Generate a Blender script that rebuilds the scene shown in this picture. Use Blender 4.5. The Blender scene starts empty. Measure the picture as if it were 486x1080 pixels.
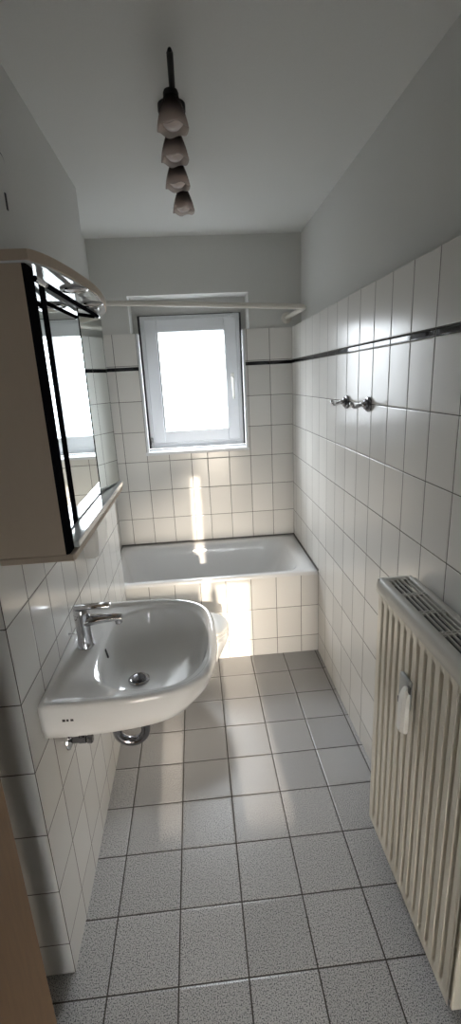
import bpy, bmesh, math, random
from mathutils import Vector, Matrix

C = bpy.context.scene.collection
PI = math.pi
rnd = random.Random(5)

# ------------------------------------------------------------------ helpers
class MB:
    """collects shapes and links them as one mesh object"""
    def __init__(self):
        self.bm = bmesh.new()
        self.m = 0
    def _tag(self, faces):
        for f in faces:
            f.material_index = self.m
    def box(self, x0, x1, y0, y1, z0, z1, bevel=0, seg=2):
        r = bmesh.ops.create_cube(self.bm, size=1)
        vs = r['verts']
        for v in vs:
            v.co = Vector((x0 + (v.co.x + .5) * (x1 - x0), y0 + (v.co.y + .5) * (y1 - y0), z0 + (v.co.z + .5) * (z1 - z0)))
        es = list({e for v in vs for e in v.link_edges})
        fs = list({f for v in vs for f in v.link_faces})
        self._tag(fs)
        if bevel:
            b = bmesh.ops.bevel(self.bm, geom=es, offset=bevel, segments=seg, profile=.5, affect='EDGES')
            self._tag(b['faces'])
        return self
    def rings(self, rings, cap0=True, cap1=True, closed=True):
        bm = self.bm
        R = [[bm.verts.new(p) for p in ring] for ring in rings]
        n = len(R[0])
        fs = []
        for a, b in zip(R[:-1], R[1:]):
            for i in range(n if closed else n - 1):
                j = (i + 1) % n
                fs.append(bm.faces.new((a[i], a[j], b[j], b[i])))
        if cap0: fs.append(bm.faces.new(list(reversed(R[0]))))
        if cap1: fs.append(bm.faces.new(R[-1]))
        self._tag(fs)
        return self
    def lathe(self, prof, base=(0, 0, 0), axis=(0, 0, 1), n=24, caps=True):
        """prof: list of (radius, height along axis)"""
        ax = Vector(axis).normalized()
        u = ax.orthogonal().normalized(); w = ax.cross(u)
        b = Vector(base)
        rings = [[b + ax * h + (u * math.cos(2 * PI * i / n) + w * math.sin(2 * PI * i / n)) * max(r, 1e-5) for i in range(n)] for r, h in prof]
        return self.rings(rings, caps, caps)
    def tube(self, pts, rad, n=12, caps=True):
        pts = [Vector(p) for p in pts]
        rads = rad if isinstance(rad, (list, tuple)) else [rad] * len(pts)
        rings = []
        up = None
        for i, p in enumerate(pts):
            d = (pts[min(i + 1, len(pts) - 1)] - pts[max(i - 1, 0)]).normalized()
            if up is None:
                up = d.orthogonal().normalized()
            up = (up - d * up.dot(d)).normalized()
            w = d.cross(up)
            rings.append([p + (up * math.cos(2 * PI * k / n) + w * math.sin(2 * PI * k / n)) * rads[i] for k in range(n)])
        return self.rings(rings, caps, caps)
    def prism(self, outline, z0, z1, bevel=0):
        """outline in x,y extruded in z"""
        bm = self.bm
        a = [bm.verts.new((x, y, z0)) for x, y in outline]
        b = [bm.verts.new((x, y, z1)) for x, y in outline]
        n = len(a)
        fs = [bm.faces.new(list(reversed(a))), bm.faces.new(b)]
        for i in range(n):
            j = (i + 1) % n
            fs.append(bm.faces.new((a[i], a[j], b[j], b[i])))
        self._tag(fs)
        if bevel:
            es = [e for f in fs[:2] for e in f.edges]
            r = bmesh.ops.bevel(bm, geom=es, offset=bevel, segments=2, profile=.5, affect='EDGES')
            self._tag(r['faces'])
        return self
    def xform(self, M):
        bmesh.ops.transform(self.bm, matrix=M, verts=self.bm.verts)
        return self
    def build(self, name, mat, parent=None, smooth=False, subdiv=0, label=None):
        bmesh.ops.recalc_face_normals(self.bm, faces=self.bm.faces)
        me = bpy.data.meshes.new(name)
        self.bm.to_mesh(me); self.bm.free()
        for m in (mat if isinstance(mat, (list, tuple)) else [mat]):
            me.materials.append(m)
        o = bpy.data.objects.new(name, me)
        C.objects.link(o)
        if parent:
            o.parent = parent
            if parent.type == 'EMPTY':
                o.matrix_parent_inverse = Matrix.Translation(parent.location).inverted()
        if smooth:
            for p in me.polygons: p.use_smooth = True
            if smooth == 'auto':
                me.set_sharp_from_angle(angle=math.radians(35))
        if subdiv:
            s = o.modifiers.new('Subdivision', 'SUBSURF'); s.levels = subdiv; s.render_levels = subdiv
        if label: o['label'] = label
        return o

def thing(name, label, cat, loc, group=None):
    o = bpy.data.objects.new(name, None); C.objects.link(o)
    o.location = loc; o.empty_display_size = .05
    return tag(o, label, cat, group)

def tag(o, label, cat, group=None):
    o['label'] = label; o['category'] = cat; o['kind'] = 'thing'
    if group: o['group'] = group
    return o

def struct(o, label=None, cat=None):
    o['kind'] = 'structure'
    if label: o['label'] = label
    if cat: o['category'] = cat
    return o

# ------------------------------------------------------------------ materials
def newmat(name):
    m = bpy.data.materials.new(name); m.use_nodes = True
    nt = m.node_tree
    b = nt.nodes['Principled BSDF']
    return m, nt, b

def mat(name, col, rough=.5, metal=0, spec=.5, noise=0, nscale=60, coat=0, bump=0, stretch=None):
    m, nt, b = newmat(name)
    b.inputs['Base Color'].default_value = (*col, 1)
    b.inputs['Roughness'].default_value = rough
    b.inputs['Metallic'].default_value = metal
    b.inputs['Specular IOR Level'].default_value = spec
    if coat:
        b.inputs['Coat Weight'].default_value = coat; b.inputs['Coat Roughness'].default_value = .05
    if noise or bump:
        tc = nt.nodes.new('ShaderNodeTexCoord')
        mp = nt.nodes.new('ShaderNodeMapping')
        if stretch: mp.inputs['Scale'].default_value = stretch
        nt.links.new(tc.outputs['Object'], mp.inputs[0])
        n = nt.nodes.new('ShaderNodeTexNoise'); n.inputs['Scale'].default_value = nscale; n.inputs['Detail'].default_value = 4
        nt.links.new(mp.outputs[0], n.inputs['Vector'])
        if noise:
            mx = nt.nodes.new('ShaderNodeMix'); mx.data_type = 'RGBA'
            mx.inputs[6].default_value = (*[c * (1 - noise) for c in col], 1)
            mx.inputs[7].default_value = (*[min(1, c * (1 + noise)) for c in col], 1)
            nt.links.new(n.outputs['Fac'], mx.inputs[0]); nt.links.new(mx.outputs[2], b.inputs['Base Color'])
        if bump:
            bp = nt.nodes.new('ShaderNodeBump'); bp.inputs['Strength'].default_value = bump; bp.inputs['Distance'].default_value = .002
            nt.links.new(n.outputs['Fac'], bp.inputs['Height']); nt.links.new(bp.outputs[0], b.inputs['Normal'])
    return m

class NG:
    """tiny expression helper over math nodes"""
    def __init__(self, nt): self.nt = nt
    def f(self, op, a, b=None, c=None):
        n = self.nt.nodes.new('ShaderNodeMath'); n.operation = op
        for i, v in enumerate((a, b, c)):
            if v is None: continue
            if isinstance(v, (int, float)): n.inputs[i].default_value = v
            else: self.nt.links.new(v, n.inputs[i])
        return n.outputs[0]

def tile_mat(name, tw, th, u0, v0, col, grout, gw=.0029, rough=.18, var=.05, stripe=None, u1=None, usplit=None, floor=False, speck=False, col2=None):
    m, nt, b = newmat(name)
    g = NG(nt)
    geo = nt.nodes.new('ShaderNodeNewGeometry')
    sp = nt.nodes.new('ShaderNodeSeparateXYZ'); nt.links.new(geo.outputs['Position'], sp.inputs[0])
    sn = nt.nodes.new('ShaderNodeSeparateXYZ'); nt.links.new(geo.outputs['True Normal'], sn.inputs[0])
    X, Y, Z = sp.outputs
    if floor:
        U, V = X, Y
    else:
        isx = g.f('GREATER_THAN', g.f('ABSOLUTE', sn.outputs[0]), .5)
        U = g.f('ADD', g.f('MULTIPLY', isx, Y), g.f('MULTIPLY', g.f('SUBTRACT', 1, isx), X))
        V = Z
    if isinstance(u0, tuple):                       # one offset for faces that look along y, another for x
        uo = g.f('ADD', g.f('MULTIPLY', isx, u0[1]), g.f('MULTIPLY', g.f('SUBTRACT', 1, isx), u0[0]))
    elif usplit is not None:
        s = g.f('GREATER_THAN', U, usplit)
        uo = g.f('ADD', g.f('MULTIPLY', s, u1), g.f('MULTIPLY', g.f('SUBTRACT', 1, s), u0))
    else:
        uo = u0
    if stripe:
        up = g.f('GREATER_THAN', V, (stripe[0] + stripe[1]) / 2)
        V2 = g.f('SUBTRACT', V, g.f('MULTIPLY', up, stripe[1] - stripe[0]))
    else:
        V2 = V
    fu = g.f('DIVIDE', g.f('SUBTRACT', U, uo), tw)
    fv = g.f('DIVIDE', g.f('SUBTRACT', V2, v0), th)
    def edge(f, w):
        fr = g.f('FRACT', f)
        return g.f('MULTIPLY', g.f('MINIMUM', fr, g.f('SUBTRACT', 1, fr)), w)
    eu, ev = edge(fu, tw), edge(fv, th)
    if stripe:
        ins = g.f('MULTIPLY', g.f('GREATER_THAN', V, stripe[0]), g.f('LESS_THAN', V, stripe[1]))
        evs = g.f('MINIMUM', g.f('ABSOLUTE', g.f('SUBTRACT', V, stripe[0])), g.f('ABSOLUTE', g.f('SUBTRACT', V, stripe[1])))
        ev = g.f('ADD', g.f('MULTIPLY', ins, evs), g.f('MULTIPLY', g.f('SUBTRACT', 1, ins), ev))
    d = g.f('MINIMUM', eu, ev)
    gm = g.f('LESS_THAN', d, gw / 2)
    if not floor:
        gm = g.f('MULTIPLY', gm, g.f('LESS_THAN', g.f('ABSOLUTE', sn.outputs[2]), .5))
    # per-tile tone
    cx = nt.nodes.new('ShaderNodeCombineXYZ')
    nt.links.new(g.f('FLOOR', fu), cx.inputs[0]); nt.links.new(g.f('FLOOR', fv), cx.inputs[1])
    wn = nt.nodes.new('ShaderNodeTexWhiteNoise'); wn.noise_dimensions = '2D'; nt.links.new(cx.outputs[0], wn.inputs['Vector'])
    hs = nt.nodes.new('ShaderNodeMix'); hs.data_type = 'RGBA'
    hs.inputs[6].default_value = (*[c * (1 - var) for c in col], 1)
    hs.inputs[7].default_value = (*[min(1, c * (1 + var)) for c in (col2 or col)], 1)
    nt.links.new(wn.outputs['Value'], hs.inputs[0])
    colour = hs.outputs[2]
    if speck:
        vo = nt.nodes.new('ShaderNodeTexNoise'); vo.inputs['Scale'].default_value = 300; vo.inputs['Detail'].default_value = 2
        nt.links.new(geo.outputs['Position'], vo.inputs['Vector'])
        rp = nt.nodes.new('ShaderNodeValToRGB')
        e = rp.color_ramp.elements
        e[0].position = .38; e[0].color = (.20, .21, .23, 1)
        e[1].position = .50; e[1].color = (1, 1, 1, 1)
        x = rp.color_ramp.elements.new(.62); x.color = (1.0, 1.0, 1.0, 1)
        x = rp.color_ramp.elements.new(.74); x.color = (1.45, 1.45, 1.45, 1)
        nt.links.new(vo.outputs['Fac'], rp.inputs[0])
        ml = nt.nodes.new('ShaderNodeMix'); ml.data_type = 'RGBA'; ml.blend_type = 'MULTIPLY'; ml.inputs[0].default_value = 1
        nt.links.new(colour, ml.inputs[6]); nt.links.new(rp.outputs[0], ml.inputs[7])
        big = nt.nodes.new('ShaderNodeTexNoise'); big.inputs['Scale'].default_value = 14
        nt.links.new(geo.outputs['Position'], big.inputs['Vector'])
        m3 = nt.nodes.new('ShaderNodeMix'); m3.data_type = 'RGBA'; m3.blend_type = 'MULTIPLY'; m3.inputs[0].default_value = .5
        nt.links.new(ml.outputs[2], m3.inputs[6]); nt.links.new(big.outputs['Color'], m3.inputs[7])
        colour = ml.outputs[2]
    if stripe:
        ms = nt.nodes.new('ShaderNodeMix'); ms.data_type = 'RGBA'
        nt.links.new(ins, ms.inputs[0]); nt.links.new(colour, ms.inputs[6]); ms.inputs[7].default_value = (.006, .006, .009, 1)
        colour = ms.outputs[2]
    mg = nt.nodes.new('ShaderNodeMix'); mg.data_type = 'RGBA'
    nt.links.new(gm, mg.inputs[0]); nt.links.new(colour, mg.inputs[6]); mg.inputs[7].default_value = (*grout, 1)
    nt.links.new(mg.outputs[2], b.inputs['Base Color'])
    ro = g.f('ADD', g.f('MULTIPLY', gm, .7 - rough), rough)
    if stripe: ro = g.f('SUBTRACT', ro, g.f('MULTIPLY', ins, g.f('MULTIPLY', rough - .05, g.f('SUBTRACT', 1, gm))))
    nt.links.new(ro, b.inputs['Roughness'])
    b.inputs['Specular IOR Level'].default_value = .4
    # pillow edge
    h = g.f('MINIMUM', d, gw * 1.6)
    bp = nt.nodes.new('ShaderNodeBump'); bp.inputs['Strength'].default_value = .55; bp.inputs['Distance'].default_value = .5
    if floor:
        nz = nt.nodes.new('ShaderNodeTexNoise'); nz.inputs['Scale'].default_value = 260
        nt.links.new(geo.outputs['Position'], nz.inputs['Vector'])
        h = g.f('ADD', h, g.f('MULTIPLY', nz.outputs['Fac'], .0009))
    nt.links.new(h, bp.inputs['Height']); nt.links.new(bp.outputs[0], b.inputs['Normal'])
    return m

TW, TH = .14806, .2
STR = (1.717, 1.739)
WHITE_T = (.74, .725, .695)
GROUT = (.075, .066, .056)
M = {}
M['tile_right'] = tile_mat('tile_right', TW, TH, 1.1335, 1.518, WHITE_T, GROUT, stripe=STR, rough=.2)
M['tile_back'] = tile_mat('tile_back', TW, TH, -.04, 1.522, WHITE_T, GROUT, stripe=(1.715, 1.738), u1=.0705, usplit=.014, rough=.16)
M['tile_left'] = tile_mat('tile_left', TW, TH, (-.453, .962), 1.118, WHITE_T, GROUT, stripe=STR, rough=.16)
M['tile_apron'] = tile_mat('tile_apron', TW, TH, .263, .3095, WHITE_T, GROUT, rough=.16)
M['tile_floor'] = tile_mat('tile_floor', .1989, .1989, -.3515, .896, (.43, .425, .42), (.045, .038, .033), gw=.0042, rough=.3, var=.06, floor=True, speck=True)
M['plaster'] = mat('plaster', (.62, .62, .60), .9, spec=.2, noise=.03, nscale=180, bump=.15)
M['ceil'] = mat('ceiling_paint', (.66, .66, .64), .9, spec=.2, noise=.03, nscale=160, bump=.15)
M['ceramic'] = mat('white_ceramic', (.78, .78, .77), .08, noise=.01, nscale=8, coat=.3)
M['enamel'] = mat('white_enamel', (.76, .76, .76), .14, noise=.01, nscale=6)
M['chrome'] = mat('chrome', (.60, .60, .62), .07, 1, noise=.02, nscale=20)
M['darkchrome'] = mat('dark_chrome', (.26, .26, .28), .10, 1, noise=.03, nscale=20)
M['steel'] = mat('dull_steel', (.45, .45, .46), .25, 1, noise=.03, nscale=20)
M['upvc'] = mat('white_plastic_frame', (.74, .755, .78), .3, noise=.01, nscale=10)
M['whiteplastic'] = mat('white_plastic', (.80, .79, .76), .35, noise=.01, nscale=10)
M['greyplastic'] = mat('grey_plastic', (.36, .37, .36), .45, noise=.03, nscale=30)
M['dark'] = mat('black_gap', (.012, .012, .013), .5, noise=.1, nscale=30)
M['black'] = mat('black_gloss', (.008, .008, .01), .55, spec=0, noise=.1, nscale=30)
M['seal'] = mat('dark_seal', (.03, .03, .035), .6, noise=.1, nscale=30)
M['beige'] = mat('beige_melamine', (.52, .425, .33), .5, noise=.03, nscale=70, stretch=(1, 1, .2))
M['mirror'] = mat('mirror_glass', (.86, .90, .89), .01, 1, noise=.004, nscale=3)
M['shelfwhite'] = mat('glossy_white_board', (.78, .80, .82), .06, coat=.5, noise=.01, nscale=10)
M['radiator'] = mat('radiator_enamel', (.66, .62, .53), .32, noise=.03, nscale=25)
M['radtop'] = mat('radiator_cover_enamel', (.55, .53, .48), .35, noise=.03, nscale=25)
M['cream'] = mat('cream_plastic', (.70, .67, .61), .3, noise=.02, nscale=20)
M['wood'] = mat('brown_door_veneer', (.21, .118, .05), .45, noise=.22, nscale=14, stretch=(6, 6, .7))
M['lampblack'] = mat('lamp_black_metal', (.006, .005, .005), .5, spec=.2, noise=.2, nscale=30)
M['bulb'] = mat('bulb_glass', (.60, .53, .50), .2, noise=.02, nscale=20)
M['logo'] = mat('logo_print', (.03, .03, .035), .4, noise=.05, nscale=30)
M['silicone'] = mat('grey_sealant', (.10, .095, .09), .6, noise=.1, nscale=40)

# smoked glass of the lamp shades: dark collar fading into clear pinkish glass
def smoked():
    m, nt, b = newmat('smoked_glass')
    tc = nt.nodes.new('ShaderNodeTexCoord'); s = nt.nodes.new('ShaderNodeSeparateXYZ')
    nt.links.new(tc.outputs['Generated'], s.inputs[0])
    r = nt.nodes.new('ShaderNodeValToRGB')
    e = r.color_ramp.elements
    e[0].position = .0; e[0].color = (.88, .83, .80, 1)
    e[1].position = 1; e[1].color = (.03, .025, .025, 1)
    x = r.color_ramp.elements.new(.30); x.color = (.74, .66, .62, 1)
    x = r.color_ramp.elements.new(.68); x.color = (.16, .12, .11, 1)
    nt.links.new(s.outputs[2], r.inputs[0])
    nt.links.new(r.outputs[0], b.inputs['Base Color'])
    b.inputs['Roughness'].default_value = .12
    tr = nt.nodes.new('ShaderNodeBsdfTransparent')
    nt.links.new(r.outputs[0], tr.inputs[0])
    tl = nt.nodes.new('ShaderNodeBsdfTranslucent'); nt.links.new(r.outputs[0], tl.inputs[0])
    a = nt.nodes.new('ShaderNodeMixShader'); a.inputs[0].default_value = .15
    nt.links.new(tr.outputs[0], a.inputs[1]); nt.links.new(tl.outputs[0], a.inputs[2])
    c = nt.nodes.new('ShaderNodeMixShader'); c.inputs[0].default_value = .18
    nt.links.new(a.outputs[0], c.inputs[1]); nt.links.new(b.outputs[0], c.inputs[2])
    nt.links.new(c.outputs[0], nt.nodes['Material Output'].inputs[0])
    return m
M['smoked'] = smoked()

def pane_mat():
    m, nt, b = newmat('window_glass')
    tr = nt.nodes.new('ShaderNodeBsdfTransparent'); tr.inputs[0].default_value = (.96, .98, 1, 1)
    gl = nt.nodes.new('ShaderNodeBsdfGlossy'); gl.inputs['Roughness'].default_value = .03
    mx = nt.nodes.new('ShaderNodeMixShader'); mx.inputs[0].default_value = .06
    nt.links.new(tr.outputs[0], mx.inputs[1]); nt.links.new(gl.outputs[0], mx.inputs[2])
    nt.links.new(mx.outputs[0], nt.nodes['Material Output'].inputs[0])
    return m
M['pane'] = pane_mat()

# ------------------------------------------------------------------ room shell
XR, YB, YT, XL, YE = .662, 3.146, 2.4715, -.453, .962
CEIL = 2.48
TT = 1.938

struct(MB().box(-1.7, 1.6, -2.6, 3.45, -.08, 0).build('floor', M['tile_floor']))
struct(MB().box(-1.7, 1.6, -2.6, 3.45, CEIL, CEIL + .08).build('ceiling', M['ceil']))

w = MB()
w.box(XR, .74, -.05, YB + .01, 0, TT)
w.m = 1
w.box(.727, .85, -.05, 3.45, TT, CEIL); w.box(.74, .85, -.05, 3.45, 0, TT)
struct(w.build('wall_right', [M['tile_right'], M['plaster']]))

w = MB()                                  # installation wall in front of the pipes, ends before the bath
w.box(-.80, XL, YE, 2.41, 0, TT)
w.m = 1
w.box(-.80, XL - .002, YE + .002, 2.408, TT, CEIL)
struct(w.build('wall_left', [M['tile_left'], M['plaster']]))
w = MB()
w.box(-.80, -.575, 2.41, YB + .01, 0, TT)
w.m = 1
w.box(-.80, -.58, 2.408, YB + .01, TT, CEIL)
struct(w.build('wall_bath_end', [M['tile_left'], M['plaster']]))

# window wall: tiles low, plaster above, stepped niche round the window
NX0, NX1, NZ0, NZ1 = -.333, .353, 1.163, 2.158
w = MB()
w.box(-.80, NX0, YB, YB + .31, 0, TT); w.box(NX1, .85, YB, YB + .31, 0, TT)
w.box(NX0, NX1, YB, YB + .31, 0, NZ0)
w.m = 1
PY = YB + .012
w.box(-.80, -.367, PY, YB + .31, TT, CEIL); w.box(.387, .85, PY, YB + .31, TT, CEIL)
w.box(-.367, .387, PY, YB + .31, NZ1, CEIL)
w.box(-.367, .387, YB + .19, YB + .31, 2.06, NZ1)             # back of the niche above the frame
w.box(-.367, -.30, YB + .19, YB + .31, TT, 2.06); w.box(.333, .387, YB + .19, YB + .31, TT, 2.06)
struct(w.build('wall_back', [M['tile_back'], M['plaster']]))

# edge trims of the tiled window opening and the sill board
def trim(name, *b):
    return struct(MB().box(*b, bevel=.003).build(name, M['upvc']))
trim('trim_1', NX0 - .002, NX0 + .014, YB - .006, YB + .05, NZ0 + .02, TT - .002)
trim('trim_2', NX1 - .014, NX1 + .002, YB - .006, YB + .05, NZ0 + .02, TT - .002)
struct(MB().box(NX0 - .008, NX1 + .008, YB - .016, YB + .165, NZ0 + .001, NZ0 + .022, bevel=.004).build('trim_3', M['upvc'], label='white window sill board'))

# near wall with the doorway the photograph is taken from, and the hall behind it
w = MB()
w.box(-1.7, -.47, -.17, -.05, 0, CEIL); w.box(.48, 1.6, -.17, -.05, 0, CEIL); w.box(-.47, .48, -.17, -.05, 2.02, CEIL)
struct(w.build('wall_front', M['plaster']))
struct(MB().box(-.86, -.76, -.05, YE, 0, CEIL).build('wall_entry', M['plaster']))
SLOPE, SDX = .25, -.03                    # low sun: rises .25 per metre towards the hall
def at_hall(x, y, z, H=-1.5):
    return x - SDX * (y - H), z + SLOPE * (y - H)
# added slits in the unseen hall wall, shaped to throw the sun patches
a0, zt = at_hall(-.060, YB, 1.01); a1, _ = at_hall(.004, YB, 1.01)
b0, zb = at_hall(.06, YT, .50); b1, _ = at_hall(.25, YT, .50)
_, z0 = at_hall(.25, 1.35, 0)
w = MB()
c0_, zc = at_hall(-.255, 2.0, 0); c1_, _ = at_hall(-.165, 2.0, 0)
_, zc = at_hall(0, YT, .355)
cuts = [(c0_, c1_, z0, zc), (a0, a1, .95, zt), (b0, b1, z0, zb)]
cuts.sort()
xs = -1.7
for (c0, c1, s0, s1) in cuts:
    w.box(xs, c0, -1.56, -1.5, 0, CEIL); w.box(c0, c1, -1.56, -1.5, 0, s0); w.box(c0, c1, -1.56, -1.5, s1, CEIL)
    xs = c1
w.box(xs, 1.6, -1.56, -1.5, 0, CEIL)
struct(w.build('wall_hall_sun_slits', M['plaster']))
struct(MB().box(-1.7, -1.62, -1.5, -.17, 0, CEIL).build('wall_hall_left', M['plaster']))
struct(MB().box(1.52, 1.6, -1.5, -.17, 0, CEIL).build('wall_hall_right', M['plaster']))

# brown door leaf standing open against the left
d = thing('door_1', 'brown wooden door standing open at the lower left edge', 'door', (-.44, -.03, 0)); d['kind'] = 'structure'
MB().box(-.458, -.418, -.03, .75, .008, 1.99, bevel=.002).build('door_leaf', M['wood'], d)

# ------------------------------------------------------------------ window
WY = YB + .15
wn = thing('window_1', 'white plastic window with one bright pane above the bathtub', 'window', (.017, WY + .03, 1.185)); wn['kind'] = 'structure'
def frame(x0, x1, z0, z1, wd, y0, y1, bev=.004):
    b = MB()
    b.box(x0, x0 + wd, y0, y1, z0, z1, bev); b.box(x1 - wd, x1, y0, y1, z0, z1, bev)
    b.box(x0 + wd - .001, x1 - wd + .001, y0, y1, z0, z0 + wd, bev); b.box(x0 + wd - .001, x1 - wd + .001, y0, y1, z1 - wd, z1, bev)
    return b
FX0, FX1, FZ0, FZ1 = -.319, .341, 1.190, 2.058
frame(NX0, NX1, FZ0 - .004, FZ1 + .004, .04, WY + .022, WY + .06, 0).build('seal', M['seal'], wn)
frame(FX0, FX1, FZ0, FZ1, .05, WY + .018, WY + .075).build('outer_frame', M['upvc'], wn)
frame(FX0 + .024, FX1 - .024, FZ0 + .034, FZ1 - .022, .082, WY, WY + .06, .006).build('sash', M['upvc'], wn)
frame(-.215, .243, 1.290, 1.982, .010, WY + .006, WY + .05, .001).build('gasket', M['greyplastic'], wn)
MB().box(-.214, .245, WY + .03, WY + .036, 1.291, 1.981).build('pane', M['pane'], wn)
hd = MB(); hd.box(.266, .290, WY - .012, WY + .001, 1.615, 1.675, .003)
hd.tube([(.278, WY - .008, 1.645), (.278, WY - .045, 1.645), (.278, WY - .052, 1.635), (.278, WY - .052, 1.52), (.278, WY - .05, 1.505)], [.008, .008, .009, .0085, .006])
hd.build('handle', M['whiteplastic'], wn, smooth='auto')
hg = MB(); hg.lathe([(.008, 0), (.008, .055), (.006, .06)], (FX0 + .012, WY + .006, 1.205), (0, 0, 1), 14)
hg.build('hinge', M['steel'], wn, smooth='auto')

# ------------------------------------------------------------------ bathtub and its tiled front
struct(MB().box(-.575, XR, YT, YT + .03, 0, .508).build('wall_bath_front', M['tile_apron']))

def rrect(x0, x1, y0, y1, r, z, n=10):
    pts = []
    for cx, cy, a in ((x1 - r, y1 - r, 0), (x0 + r, y1 - r, PI / 2), (x0 + r, y0 + r, PI), (x1 - r, y0 + r, 1.5 * PI)):
        for i in range(n + 1):
            t = a + PI / 2 * i / n
            pts.append((cx + r * math.cos(t), cy + r * math.sin(t), z))
    return pts
tb = thing('bathtub', 'white built-in bathtub with tiled front below the window', 'bathtub', (.04, 2.8, .5))
b = MB()
x0, x1, y0, y1 = -.573, XR - .002, YT - .006, YB - .002
b.rings([rrect(x0, x1, y0, y1, .006, .509),
         rrect(x0, x1, y0, y1, .008, .524),
         rrect(x0 + .006, x1 - .006, y0 + .006, y1 - .006, .012, .531),
         rrect(x0 + .030, x1 - .055, y0 + .030, y1 - .040, .10, .531),
         rrect(x0 + .038, x1 - .075, y0 + .042, y1 - .052, .12, .527),
         rrect(x0 + .046, x1 - .095, y0 + .052, y1 - .062, .13, .512),
         rrect(x0 + .060, x1 - .125, y0 + .062, y1 - .074, .13, .46),
         rrect(x0 + .090, x1 - .185, y0 + .075, y1 - .092, .13, .32),
         rrect(x0 + .120, x1 - .250, y0 + .090, y1 - .110, .13, .20),
         rrect(x0 + .150, x1 - .300, y0 + .110, y1 - .130, .12, .155),
         rrect(x0 + .220, x1 - .380, y0 + .160, y1 - .180, .10, .140)], cap0=False)
b.build('tub_body', M['enamel'], tb, smooth=True)
s = MB(); s.box(x0, x1 + .001, y1 - .003, y1 + .0015, .531, .540); s.box(x1 - .003, x1 + .0015, y0, y1, .531, .540)
s.build('sealant', M['silicone'], tb, label='dark sealant line')
s = MB(); s.lathe([(.030, 0), (.030, .003), (.024, .005), (.0, .005)], (-.28, 2.80, .139))
s.build('drain', M['chrome'], tb, smooth='auto')

# ------------------------------------------------------------------ wash basin
CY = 1.324
ba = thing('wash_basin', 'white ceramic wash basin mounted on the tiled left wall', 'basin', (XL, CY, .85))
half = [(-.453, .282), (-.40, .286), (-.32, .289), (-.24, .289), (-.17, .284), (-.11, .273), (-.06, .252), (-.025, .222), (.0, .182), (.014, .130), (.021, .070), (.023, 0)]
def dense(pts, k):
    out = []
    n = len(pts)
    for i in range(n - 1):
        p0 = pts[max(i - 1, 0)]; p1 = pts[i]; p2 = pts[i + 1]; p3 = pts[min(i + 2, n - 1)]
        for j in range(k):
            t = j / k
            out.append(tuple(.5 * (2 * p1[c] + (p2[c] - p0[c]) * t + (2 * p0[c] - 5 * p1[c] + 4 * p2[c] - p3[c]) * t * t + (3 * p1[c] - p0[c] - 3 * p2[c] + p3[c]) * t ** 3) for c in (0, 1)))
    out.append(pts[-1])
    return out
hp = dense(half, 3)
outer = [(x, -y) for x, y in hp] + [(x, y) for x, y in reversed(hp[:-1])]
nb = 9                                                    # points along the wall
outer += [(-.453, .282 - .564 * i / (nb + 1)) for i in range(1, nb + 1)]
bc = (-.172, 0)                                           # centre of the bowl
def bowl_pt(x, y):
    a = math.atan2(y - bc[1], x - bc[0])
    ca, sa = math.cos(a), math.sin(a)
    n = 3.0 if ca < 0 else 2.35
    A, B = .166, .236
    r = (abs(ca / A) ** n + abs(sa / B) ** n) ** (-1 / n)
    return bc[0] + r * ca, bc[1] + r * sa
bowl = [bowl_pt(x, y) for x, y in outer]
def oring(z, sx=1, sy=1, lift=0):
    out = []
    for x, y in outer:
        X = XL + (x - XL) * sx
        fr = max(0, (x - XL) / .476)
        out.append((X, CY + y * sy, z + lift * fr))
    return out
def inset(d, z):
    out = []
    for x, y in outer:
        L = math.hypot(x - bc[0], y - bc[1]); k = 1 - d / L
        out.append((bc[0] + (x - bc[0]) * k, CY + y * k, z))
    return out
def mixring(t, z, sc=1):
    out = []
    for (x, y), (p, q) in zip(outer, bowl):
        L = math.hypot(x - bc[0], y - bc[1]); k = 1 - .028 / L
        xi, yi = bc[0] + (x - bc[0]) * k, y * k
        X, Yv = xi + (p - xi) * t, yi + (q - yi) * t
        out.append((X, CY + Yv, z))
    return out
dr = (-.235, -.020)
def bring(sc, z, k=0):
    return [(bc[0] + (p - bc[0]) * sc + (dr[0] - bc[0]) * k, CY + q * sc + dr[1] * k, z) for p, q in bowl]
b = MB()
b.rings([oring(.700, .45, .45), oring(.705, .62, .66), oring(.722, .80, .86, .004), oring(.742, .90, .965, .016), oring(.772, .965, .992, .022),
         oring(.812, .995, 1, .010), oring(.838), oring(.847, .998, .998), inset(.006, .8505), inset(.016, .851), inset(.024, .848),
         mixring(.03, .843), mixring(.2, .841), mixring(.80, .8405), mixring(1, .838),
         bring(.975, .830), bring(.945, .810, .02), bring(.90, .780, .06), bring(.82, .752, .15), bring(.66, .733, .4), bring(.42, .724, .75), bring(.2, .720, .95), bring(.1, .7185, 1)])
b.build('basin_body', M['ceramic'], ba, smooth=True)
DX, DY = bc[0] + (dr[0] - bc[0]), CY + dr[1]
dn = MB(); dn.lathe([(.034, 0), (.034, .003), (.029, .0065), (.025, .004), (.0235, .004)], (DX, DY, .720), n=28)
dn.build('drain_ring', M['chrome'], ba, smooth='auto')
dn = MB(); dn.lathe([(.021, 0), (.021, .006), (.018, .0085), (0, .0095)], (DX, DY, .722), n=28)
dn.build('drain_plug', M['darkchrome'], ba, smooth='auto')
ov = MB(); ov.box(-.0025, .0025, -.005, .005, -.016, .016, .002)
ov.xform(Matrix.Translation((-.330, CY, .812)) @ Matrix.Rotation(math.radians(-12), 4, 'Y')).build('overflow_slot', M['dark'], ba)
lg = MB()                                                # small dark maker's mark on the side
for k, wd in enumerate((.008, .006, .008)):
    lg.box(-.395 + k * .0105, -.395 + k * .0105 + wd, CY - .2872, CY - .2845, .800, .807, .0006)
lg.build('maker_mark', M['logo'], ba)

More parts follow.
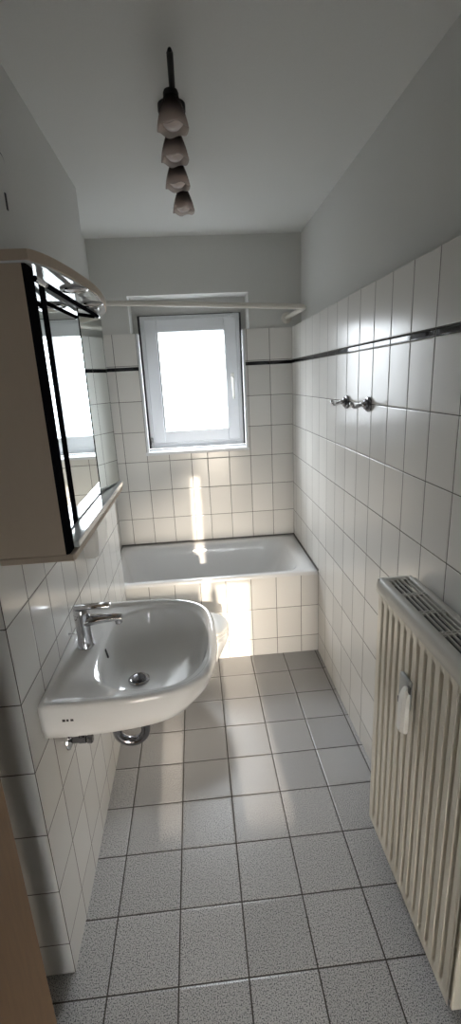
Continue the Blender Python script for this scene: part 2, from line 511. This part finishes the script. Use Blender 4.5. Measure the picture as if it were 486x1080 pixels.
# tap
fa = thing('basin_mixer_tap', 'chrome single-lever tap standing on the wash basin', 'tap', (-.392, 1.33, .841))
f = MB(); f.lathe([(.027, 0), (.027, .004), (.0245, .008), (.0225, .05), (.0230, .09), (.024, .113)], (-.392, 1.33, .8435), n=28)
f.build('body', M['chrome'], fa, smooth='auto')
f = MB()
prof = [(-.392, .927, .0205), (-.365, .932, .020), (-.33, .934, .017), (-.295, .935, .014), (-.270, .933, .0125)]
f.rings([[(x, 1.33 + r * 1.05 * math.cos(t), z + r * .85 * math.sin(t)) for t in [2 * PI * i / 16 for i in range(16)]] for x, z, r in prof])
f.build('spout', M['chrome'], fa, smooth='auto')
f = MB(); f.lathe([(.0115, 0), (.0115, .012), (.0095, .014)], (-.282, 1.33, .927), (0.15, 0, -1), n=18)
f.build('aerator', M['steel'], fa, smooth='auto')
f = MB()
f.lathe([(.024, 0), (.024, .014), (.0215, .018)], (-.392, 1.33, .957), n=28)
f.box(-.412, -.300, 1.314, 1.346, .973, .983, .0035)
f.build('lever', M['chrome'], fa, smooth='auto')
f = MB(); f.tube([(-.412, 1.33, .885), (-.437, 1.33, .888)], .0022, 8); f.lathe([(.004, 0), (.0045, .006), (.001, .009)], (-.434, 1.33, .888), (-1, 0, 0), 10)
f.build('popup_knob', M['chrome'], fa, smooth='auto')

# waste trap and shut-off valve under the basin
tr = thing('waste_trap', 'chrome U-shaped waste pipe hanging below the wash basin', 'pipe', (-.278, 1.30, .70))
R = .047; cx, cz, yy = -.279, .533, 1.304
p = [(cx + R, yy, .700), (cx + R, yy, .62)] + [(cx + R * math.cos(a), yy, cz + R * math.sin(a)) for a in [-PI * i / 14 for i in range(15)]]
p += [(cx - R, yy, .60), (cx - R - .004, yy, .622), (cx - R - .018, yy, .635), (XL + .001, yy, .637)]
t = MB(); t.tube(p, .0155, 16); t.build('bent_pipe', M['darkchrome'], tr, smooth='auto')
t = MB(); t.lathe([(.021, 0), (.023, .003), (.023, .022), (.02, .026)], (cx + R, yy, .655), n=20); t.build('nut', M['chrome'], tr, smooth='auto')
t = MB(); t.lathe([(.021, 0), (.023, .003), (.023, .020), (.02, .024)], (cx - R, yy, .590), n=20); t.build('nut', M['chrome'], tr, smooth='auto')
t = MB(); t.lathe([(.034, 0), (.033, .004), (.020, .012)], (XL - .001, yy, .637), (1, 0, 0), n=24); t.build('wall_rosette', M['chrome'], tr, smooth='auto')

va = thing('angle_valve', 'small chrome shut-off valve on the wall below the basin', 'valve', (XL, 1.215, .585))
t = MB(); t.lathe([(.028, 0), (.027, .004), (.016, .010), (.010, .013)], (XL, 1.215, .588), (1, 0, 0), n=22); t.build('rosette', M['chrome'], va, smooth='auto')
t = MB(); t.lathe([(.0095, 0), (.0095, .022), (.012, .026), (.012, .044), (.008, .048)], (XL + .008, 1.215, .588), (1, 0, 0), n=18)
t.tube([(XL + .04, 1.215, .59), (XL + .04, 1.215, .612)], .008); t.tube([(XL + .04, 1.215, .61), (XL + .05, 1.23, .65), (XL + .08, 1.27, .697)], .004)
t.build('valve_body', M['darkchrome'], va, smooth='auto')
t = MB(); t.lathe([(.009, 0), (.013, .003), (.014, .016), (.011, .02)], (XL + .054, 1.215, .588), (1, 0, 0), n=10); t.build('knob', M['darkchrome'], va, smooth='auto')

# ------------------------------------------------------------------ toilet (mostly behind the basin)
TY = 2.115
to = thing('toilet', 'white wall-hung toilet half hidden behind the wash basin', 'toilet', (XL, TY, .40))
def egg(L, Wd, z, x0=XL - .001, back=.16, n=40):
    pts = []
    for i in range(n):
        a = 2 * PI * i / n
        ca, sa = math.cos(a), math.sin(a)
        cxx = x0 + back
        if ca >= 0: X = cxx + (L - back) * abs(ca) ** .95
        else: X = cxx - back * abs(ca) ** .35
        Yv = Wd / 2 * (1 if sa > 0 else -1) * abs(sa) ** .85
        pts.append((X, TY + Yv, z))
    return pts
b = MB()
b.rings([egg(.26, .17, .115), egg(.36, .22, .125), egg(.44, .27, .17), egg(.50, .32, .26), egg(.54, .35, .34), egg(.553, .362, .385), egg(.55, .36, .402), egg(.53, .34, .406)])
b.build('bowl', M['ceramic'], to, smooth=True)
b = MB(); b.rings([egg(.548, .366, .408, back=.15), egg(.553, .372, .412, back=.15), egg(.553, .372, .422, back=.15), egg(.546, .362, .427, back=.15)])
b.build('seat', M['whiteplastic'], to, smooth='auto')
b = MB(); b.rings([egg(.548, .362, .4275, back=.145), egg(.552, .370, .432, back=.145), egg(.550, .368, .442, back=.145), egg(.535, .35, .449, back=.145), egg(.45, .27, .452, back=.13)])
b.build('lid', M['whiteplastic'], to, smooth='auto')

# white box on the left wall
bx = thing('wall_dispenser', 'white plastic box on the left wall below the mirror cabinet', 'dispenser', (XL, 1.80, 1.0))
b = MB()
r = []
for z, dp in ((1.0, .046), (1.006, .052), (1.10, .058), (1.20, .050), (1.206, .044)):
    r.append([(XL - .001, 1.69, z), (XL + dp - .008, 1.69, z), (XL + dp, 1.70, z), (XL + dp, 1.875, z), (XL + dp - .008, 1.885, z), (XL - .001, 1.885, z)])
b.rings(r); b.build('housing', M['whiteplastic'], bx, smooth='auto')
b = MB(); b.box(XL + .004, XL + .040, 1.715, 1.86, .995, 1.002, .001); b.build('slot_cover', M['greyplastic'], bx)

# ------------------------------------------------------------------ mirror cabinet
MX = -.328
cb = thing('mirror_cabinet', 'beige mirror cabinet with angled mirrors on the left wall', 'cabinet', (XL, 1.36, 1.255))
Y0, Y1, ZB, ZC = 1.000, 1.725, 1.272, 1.864
def wedge(pts, z0, z1): return MB().prism(pts, z0, z1)
W0 = (-.321, 1.050); W1 = (MX, 1.208); W2 = (MX, 1.532); W3 = (-.290, 1.702)
MB().prism([(XL, Y0), (-.308, Y0), (-.308, Y0 + .042), (XL, Y0 + .042)], ZB, ZC).build('side_panel', M['beige'], cb)
e = MB(); e.prism([(-.308, Y0), (-.303, Y0 + .0005), (-.3005, Y0 + .004), (-.3000, Y0 + .022), (-.3005, Y0 + .044), (-.308, Y0 + .046)], ZB, ZC)
e.build('black_edge', M['black'], cb, smooth='auto')
MB().prism([(XL, Y0 + .042), (W0[0] - .018, Y0 + .042), (W1[0] - .012, W1[1] - .04), (W1[0] - .010, W1[1]), (W2[0] - .010, W2[1]), (W3[0] - .012, W3[1]), (XL, W3[1])], ZB + .018, ZC).build('carcass', M['black'], cb)
MB().prism([(XL, W3[1]), (W3[0] - .016, W3[1]), (W3[0] - .016, W3[1] + .018), (XL, W3[1] + .018)], ZB + .018, ZC).build('side_panel', M['beige'], cb)
def mir(a, b_, name, lab):
    t = Vector((b_[0] - a[0], b_[1] - a[1], 0)).normalized(); n = Vector((t.y, -t.x, 0))
    a2 = Vector((a[0], a[1], 0)) + t * .004; b2 = Vector((b_[0], b_[1], 0)) - t * .002
    pts = [a2 - n * .008, b2 - n * .008, b2, a2]
    door = MB().prism([(q.x, q.y) for q in pts], ZB + .022, ZC - .004).build(name, M['mirror'], cb, label=lab)
    return door
mir(W0, (-.3285, 1.170), 'mirror_door', 'narrow near mirror strip')
mir(W1, W2, 'mirror_door', 'middle mirror reflecting the window')
mir(W2, W3, 'mirror_door', 'far mirror, angled outward')
e = MB(); e.box(MX - .009, MX + .001, W1[1] - .037, W1[1], ZB + .020, ZC - .003); e.build('mirror_gap', M['black'], cb)
e = MB(); e.box(MX - .009, MX + .0015, W2[1] - .0015, W2[1] + .0015, ZB + .020, ZC - .003); e.build('mirror_gap', M['black'], cb)
# shelf board under the mirrors
MB().prism([(XL, Y0 - .001), (-.293, Y0 - .001), (-.289, Y0 + .01), (-.286, Y1 - .012), (-.290, Y1), (XL, Y1)], ZB - .016, ZB - .001, .0015).build('base_board', M['beige'], cb)
MB().prism([(-.40, Y0 + .044), (-.288, Y0 + .044), (-.284, Y1 - .010), (-.290, Y1 - .002), (-.40, Y1 - .002)], ZB + .0005, ZB + .0175, .0015).build('shelf', M['shelfwhite'], cb)
# bowed canopy with two recessed spots
front = [(-.292, .996), (-.268, 1.06), (-.250, 1.18), (-.238, 1.33), (-.240, 1.46), (-.250, 1.58), (-.268, 1.68), (-.292, 1.735), (-.34, 1.755), (-.40, 1.760)]
fr = dense(front, 4)
MB().prism([(XL, .996)] + fr + [(XL, 1.760)], ZC + .004, ZC + .024, .003).build('canopy', M['beige'], cb)
fu = [(x - .004, y) for x, y in fr]
MB().prism([(XL, 1.0)] + fu + [(XL, 1.755)], ZC, ZC + .004).build('canopy_underside', M['shelfwhite'], cb)
for (sx, sy) in ((-.272, 1.262), (-.276, 1.485)):
    l = MB(); l.lathe([(.026, .0), (.033, -.0), (.034, -.003), (.030, -.006), (.026, -.004)], (sx, sy, ZC), n=28, caps=False)
    ring = l.build('spot_ring', M['steel'], cb, smooth='auto')
    l = MB(); l.lathe([(.0255, 0), (.0255, -.003), (.02, -.0045), (0, -.005)], (sx, sy, ZC), n=24); l.build('spot_lens', M['bulb'], ring, smooth='auto')
l = MB(); l.tube([(-.292, 1.085, 1.842), (-.294, 1.66, 1.852)], .0055, 12); rail = l.build('rail', M['black'], cb, smooth='auto', label='black rail across the top of the mirrors')
l = MB(); l.lathe([(.0065, 0), (.0065, .012), (.004, .015)], (-.294, 1.655, 1.852), (0, 1, 0), 14); l.build('end_cap', M['chrome'], rail, smooth='auto')
l = MB(); l.tube([(-.300, 1.046, 1.846), (-.292, 1.09, 1.842)], .006, 10); l.build('rail_bracket', M['chrome'], rail, smooth='auto')

# ------------------------------------------------------------------ access panel high on the left wall
ap = thing('access_panel', 'flat white hatch panel high on the left wall', 'panel', (XL, 1.2, 2.08))
def rpanel(y0, y1, z0, z1, r, x0, x1):
    pts = rrect(y0, y1, z0, z1, r, 0, 6)
    return MB().rings([[(x0, a, b_) for a, b_, _ in pts], [(x1, a, b_) for a, b_, _ in pts]])
rpanel(.985, 1.462, 1.953, 2.222, .02, XL - .002, XL + .0015).build('gap_frame', M['seal'], ap)
rpanel(.990, 1.457, 1.958, 2.217, .018, XL - .002, XL + .003).build('panel_door', M['plaster'], ap)
l = MB(); l.box(XL + .002, XL + .005, 1.415, 1.425, 2.085, 2.125, .001); l.build('latch', M['seal'], ap)

# ------------------------------------------------------------------ shower curtain rail
rl = thing('shower_curtain_rail', 'cream tubular shower rail above the bathtub', 'rail', (.0, 2.6, 2.0))
zA, zB = 2.046, 1.987
pts = [(-.578, 2.612, zA), (.0, 2.612, (zA + zB) / 2 + .003), (.55, 2.612, zB + .001)]
pts += [(.56 + .07 * math.sin(a), 2.612 + .07 * (1 - math.cos(a)), zB) for a in [PI / 2 * i / 8 for i in range(9)]]
pts += [(.63, 2.9, zB + .004), (.63, YB + .010, zB + .008)]
l = MB(); l.tube(pts, .0135, 14); l.build('tube', M['cream'], rl, smooth=True)
l = MB(); l.lathe([(.034, 0), (.034, .005), (.028, .012), (.017, .018)], (.63, PY, zB + .008), (0, -1, 0), 22); fl = l.build('wall_flange', M['cream'], rl, smooth='auto')
for sx in (-.022, .022):
    l = MB(); l.lathe([(.006, 0), (.006, .004), (.003, .005)], (.63 + sx, PY - .007, zB + .008 - abs(sx) * .2), (0, -1, 0), 10); l.build('screw', M['dark'], fl, label='dark screw')
l = MB(); l.lathe([(.034, 0), (.034, .005), (.028, .012), (.017, .018)], (-.58, 2.612, zA), (1, 0, 0), 22); l.build('wall_flange', M['cream'], rl, smooth='auto')

# ------------------------------------------------------------------ towel hooks
def hook(y, z, label):
    r_ = thing('towel_hook', label, 'hook', (XR, y, z), 'towel hooks on the right wall')
    l = MB(); l.lathe([(.028, 0), (.028, .006), (.026, .008), (.026, .011), (.021, .012), (.019, .018), (.013, .022)], (XR + .001, y, z), (-1, 0, 0), 26); l.build('rosette', M['darkchrome'], r_, smooth='auto')
    l = MB(); l.lathe([(.015, 0), (.0155, .006), (.011, .012), (.0085, .018), (.0085, .024)], (XR - .010, y, z), (-1, 0, 0), 22)
    l.build('neck', M['chrome'], r_, smooth='auto')
    l = MB(); l.tube([(XR - .030, y, z), (XR - .042, y, z - .004), (XR - .052, y, z - .008), (XR - .060, y, z - .006), (XR - .066, y, z + .002)], [.007, .0068, .0068, .007, .0075], 14)
    l.lathe([(0, -.009), (.006, -.0075), (.009, 0), (.006, .0075), (0, .009)], (XR - .067, y, z + .005), (-.3, 0, 1), 16)
    l.build('peg', M['chrome'], r_, smooth='auto')
    return r_
hook(1.750, 1.517, 'chrome towel hook on the right wall, nearer to the radiator')
hook(2.005, 1.515, 'chrome towel hook on the right wall, nearer to the window')

# ------------------------------------------------------------------ radiator
ra = thing('panel_radiator', 'tall cream panel radiator with ribbed front on the right wall', 'radiator', (.59, 1.0, .09))
RX, RY0, RY1, RZ0, RZ1 = .534, .738, 1.276, .086, .985
b = MB()
bm = b.bm
pitch = .0385
ny = int((RY1 - RY0) / pitch * 14); zs = [RZ0, RZ0 + .012, RZ0 + .024, RZ0 + .032, RZ0 + .040, RZ0 + .050, .3, .5, .7, .9, RZ1 - .056, RZ1 - .046, RZ1 - .036, RZ1 - .028, RZ1 - .014, RZ1]
def sm(a, b_, t):
    t = max(0, min(1, (t - a) / (b_ - a))); return t * t * (3 - 2 * t)
grid = []
for zi in zs:
    row = []
    for i in range(ny + 1):
        y = RY0 + (RY1 - RY0) * i / ny
        ph = ((y - RY0 - .012) / pitch) % 1
        tro = sm(.50, .66, ph) * (1 - sm(.84, 1.0, ph))
        em = sm(RZ0 + .018, RZ0 + .046, zi) * (1 - sm(RZ1 - .052, RZ1 - .022, zi))
        ym = sm(RY0 + .006, RY0 + .012, y) * (1 - sm(RY1 - .012, RY1 - .006, y))
        row.append(bm.verts.new((RX + .0095 * tro * em * ym, y, zi)))
    grid.append(row)
for a, c in zip(grid[:-1], grid[1:]):
    for i in range(ny): bm.faces.new((a[i], a[i + 1], c[i + 1], c[i]))
# back side of the pressed sheet
b.box(RX + .010, RX + .020, RY0, RY1, RZ0, RZ1)
b.build('front_panel', M['radiator'], ra, smooth='auto')
MB().box(.606, .618, RY0, RY1, RZ0, RZ1, .003).build('rear_panel', M['radiator'], ra)
fn = MB()
for i in range(26):
    y = RY0 + .02 + i * .0195
    fn.box(.5545, .6055, y, y + .002, RZ0 + .03, RZ1 - .02)
fn.build('convector_fins', M['radiator'], ra)
for (ya, yb) in ((RY0 - .012, RY0 - .0005), (RY1 + .0005, RY1 + .012)):
    MB().box(RX + .004, .640, ya, yb, RZ0 + .004, 1.004, .003).build('side_cover', M['radiator'], ra)
# top cover: rounded lip along the front, frame and slots
TZ = 1.018
lip = [(RX - .002, .972), (RX - .0035, .980), (RX - .0025, .996), (RX + .001, 1.008), (RX + .007, 1.015), (RX + .014, TZ), (RX + .020, TZ), (RX + .020, 1.010), (RX + .006, 1.002), (RX + .003, .984), (RX + .003, .972)]
ya, yb = RY0 - .014, RY1 + .014
c = MB(); c.rings([[(x, ya, z) for x, z in lip], [(x, yb, z) for x, z in lip]])
c.box(.626, .642, ya, yb, TZ - .022, TZ, .003)
c.box(RX + .018, .628, ya, ya + .018, TZ - .010, TZ, .001); c.box(RX + .018, .628, yb - .018, yb, TZ - .010, TZ, .001)
c.box(RX + .001, .642, ya, ya + .003, TZ - .030, TZ - .003); c.box(RX + .001, .642, yb - .003, yb, TZ - .030, TZ - .003)
cover = c.build('top_cover', M['radtop'], ra, smooth='auto')
g = MB()
gy0, gy1 = ya + .018, yb - .018
ng = 5
gl = (gy1 - gy0) / ng
for k in range(ng + 1):
    y = gy0 + k * gl
    for o_ in (-.0075, .0025):
        g.box(RX + .019, .628, max(gy0, y + o_), min(gy1, y + o_ + .005), TZ - .007, TZ - .0005) if gy0 < y + o_ + .005 and y + o_ < gy1 else None
for k in range(7):
    x = RX + .0195 + k * .0148
    g.box(x, x + .0048, gy0, gy1, TZ - .007, TZ - .001)
g.build('grille', M['radtop'], cover)
MB().box(RX + .006, .625, RY0 + .002, RY1 - .002, TZ - .030, TZ - .027).build('slot_shade', M['dark'], ra)  # black sheet below the grille, paints the shade inside its slots
for yy_ in (.86, 1.16):
    MB().box(.617, XR - .0005, yy_ - .015, yy_ + .015, .2, .9, .002).build('wall_bracket', M['radiator'], ra)

MB().tube([(.596, 1.235, 0), (.596, 1.235, RZ0 + .03)], .009, 12).build('supply_pipe', M['radiator'], ra, smooth=True)
MB().tube([(.596, 1.185, 0), (.596, 1.185, RZ0 + .03)], .009, 12).build('supply_pipe', M['radiator'], ra, smooth=True)

# heat meter clipped on the front
hm = thing('heat_cost_meter', 'small white heat meter on the front of the radiator', 'meter', (RX, 1.035, .75))
b = MB(); b.box(RX - .014, RX - .0005, 1.022, 1.078, .738, .832, .006, 3); b.build('back_plate', M['greyplastic'], hm, smooth='auto', label='grey aluminium back plate')
b = MB()
rr = []
for z, w_, dp in ((.678, .017, .030), (.682, .0185, .033), (.74, .0185, .033), (.785, .018, .031), (.806, .015, .024), (.815, .009, .016)):
    rr.append([(RX - .013, 1.028 - w_, z), (RX - dp + .008, 1.028 - w_, z), (RX - dp, 1.028 - w_ * .55, z), (RX - dp, 1.028 + w_ * .55, z), (RX - dp + .008, 1.028 + w_, z), (RX - .013, 1.028 + w_, z)])
b.rings(rr); b.build('housing', M['whiteplastic'], hm, smooth='auto')
b = MB(); b.box(RX - .018, RX - .013, 1.064, 1.072, .736, .756, .001); b.build('clip', M['dark'], hm)
b = MB(); b.box(RX - .017, RX - .0135, 1.006, 1.018, .806, .828, .001); b.build('clip', M['dark'], hm)

# ------------------------------------------------------------------ ceiling lamp
cl = thing('ceiling_lamp', 'black ceiling bar lamp with four smoked glass shades', 'lamp', (0, 1.75, CEIL))
l = MB(); l.lathe([(.044, 0), (.044, -.018), (.038, -.026), (.02, -.03)], (-.006, 1.775, CEIL), n=30); l.build('ceiling_rose', M['lampblack'], cl, smooth='auto')
l = MB(); l.tube([(0, 1.380, 2.402), (0, 1.40, 2.405), (.0, 2.0, 2.405), (.012, 2.24, 2.403), (.012, 2.25, 2.402)], [.005, .0085, .0085, .0085, .005], 12)
l.tube([(-.006, 1.775, 2.452), (0, 1.775, 2.405)], .012)
l.build('bar', M['lampblack'], cl, smooth='auto')
spots = [(-.005, 1.545, 2.312), (-.006, 1.735, 2.312), (-.003, 1.935, 2.308), (.014, 2.175, 2.304)]
for k, (sx, sy, sz) in enumerate(spots):
    top = 2.402
    l = MB(); l.lathe([(.010, .004), (.019, .0), (.0215, -.006), (.0215, -.022), (.0185, -.028)], (sx, sy, top), n=22)
    sk = l.build('lamp_socket', M['lampblack'], cl, smooth='auto')
    l = MB()
    n = 40
    rings = []
    H = .080
    for j in range(13):
        t = j / 12
        r_ = .0195 + .0255 * (.55 * math.sin(t * PI / 2) + .45 * t)
        row = []
        for i in range(n):
            a = 2 * PI * i / n
            sc = .0035 * max(0, t - .8) / .2 * math.cos(5 * a)
            row.append((sx + r_ * math.cos(a), sy + r_ * math.sin(a), sz + H - t * H + sc))
        rings.append(row)
    l.rings(rings, False, False)
    o = l.build('glass_shade', M['smoked'], sk, smooth=True)
    sd = o.modifiers.new('Solidify', 'SOLIDIFY'); sd.thickness = .0022; sd.offset = -1
    l = MB(); l.lathe([(.013, .066), (.016, .054), (.024, .040), (.030, .022), (.028, .006), (.017, -.004), (0, -.007)], (sx, sy, sz + .006), n=22)
    l.build('bulb', M['bulb'], sk, smooth='auto')

# ------------------------------------------------------------------ light
world = bpy.data.worlds.new('World'); bpy.context.scene.world = world
world.use_nodes = True
bg = world.node_tree.nodes['Background']
wt = world.node_tree
tc = wt.nodes.new('ShaderNodeTexCoord'); sz_ = wt.nodes.new('ShaderNodeSeparateXYZ'); wt.links.new(tc.outputs['Generated'], sz_.inputs[0])
mr = wt.nodes.new('ShaderNodeMapRange'); mr.inputs[1].default_value = -1; mr.inputs[2].default_value = 1
wt.links.new(sz_.outputs[2], mr.inputs[0])
rp = wt.nodes.new('ShaderNodeValToRGB')                    # overcast: dim ground, brighter towards the zenith
def grey(v): return (v * .96, v * .985, v, 1)
el = rp.color_ramp.elements
el[0].position = 0; el[0].color = grey(.07)
el[1].position = 1; el[1].color = grey(1)
for p_, v_ in ((.44, .09), (.50, .20), (.56, .34), (.70, .80)):
    x = rp.color_ramp.elements.new(p_); x.color = grey(v_)
wt.links.new(mr.outputs[0], rp.inputs[0]); wt.links.new(rp.outputs[0], bg.inputs[0])
bg.inputs[1].default_value = 31

def light(name, typ, loc, energy, col, **k):
    L = bpy.data.lights.new(name, typ); L.energy = energy; L.color = col
    for a, v in k.items(): setattr(L, a, v)
    o = bpy.data.objects.new(name, L); C.objects.link(o); o.location = loc
    return o
sun = light('sun', 'SUN', (0, -3, 3), 3.9, (1, .86, .70), angle=math.radians(.5))
sun.rotation_euler = Vector((SDX, 1, -SLOPE)).to_track_quat('-Z', 'Y').to_euler()
hall = light('hall_fill', 'AREA', (.22, -1.40, .34), 3.4, (1, .87, .71), shape='RECTANGLE', size=1.2, size_y=.6, spread=math.radians(26))  # unseen fill lamp added to brighten the tiled bath front
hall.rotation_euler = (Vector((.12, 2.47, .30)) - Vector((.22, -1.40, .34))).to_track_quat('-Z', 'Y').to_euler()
portal = light('window_daylight', 'AREA', (.0155, WY + .09, 1.636), 1, (1, 1, 1), shape='RECTANGLE', size=.47, size_y=.70)
portal.rotation_euler = (-PI / 2, 0, 0)
portal.data.cycles.is_portal = True

# ------------------------------------------------------------------ camera
fwd = Vector((0.06349956, 0.95925942, -0.27529832)); rgt = Vector((0.99566716, -0.07967136, -0.0479519)); upv = Vector((0.0679317, 0.27106057, 0.9601622))
cam = bpy.data.cameras.new('camera'); co = bpy.data.objects.new('camera', cam); C.objects.link(co)
Mx = Matrix((( rgt.x, upv.x, -fwd.x, 0), (rgt.y, upv.y, -fwd.y, 0), (rgt.z, upv.z, -fwd.z, 1.63268), (0, 0, 0, 1)))
co.matrix_world = Mx
cam.sensor_fit = 'VERTICAL'; cam.sensor_height = 36; cam.lens = 36 * 487.53 / 1080
cam.clip_start = .02
sc = bpy.context.scene
sc.camera = co
sc.view_settings.view_transform = 'Standard'; sc.view_settings.look = 'None'
sc.view_settings.exposure = .42; sc.view_settings.gamma = 1; sc.view_settings.use_curve_mapping = False
sc.cycles.use_denoising = True
sc.cycles.max_bounces = 16; sc.cycles.diffuse_bounces = 8; sc.cycles.glossy_bounces = 6; sc.cycles.transparent_max_bounces = 12
sc.cycles.caustics_reflective = True
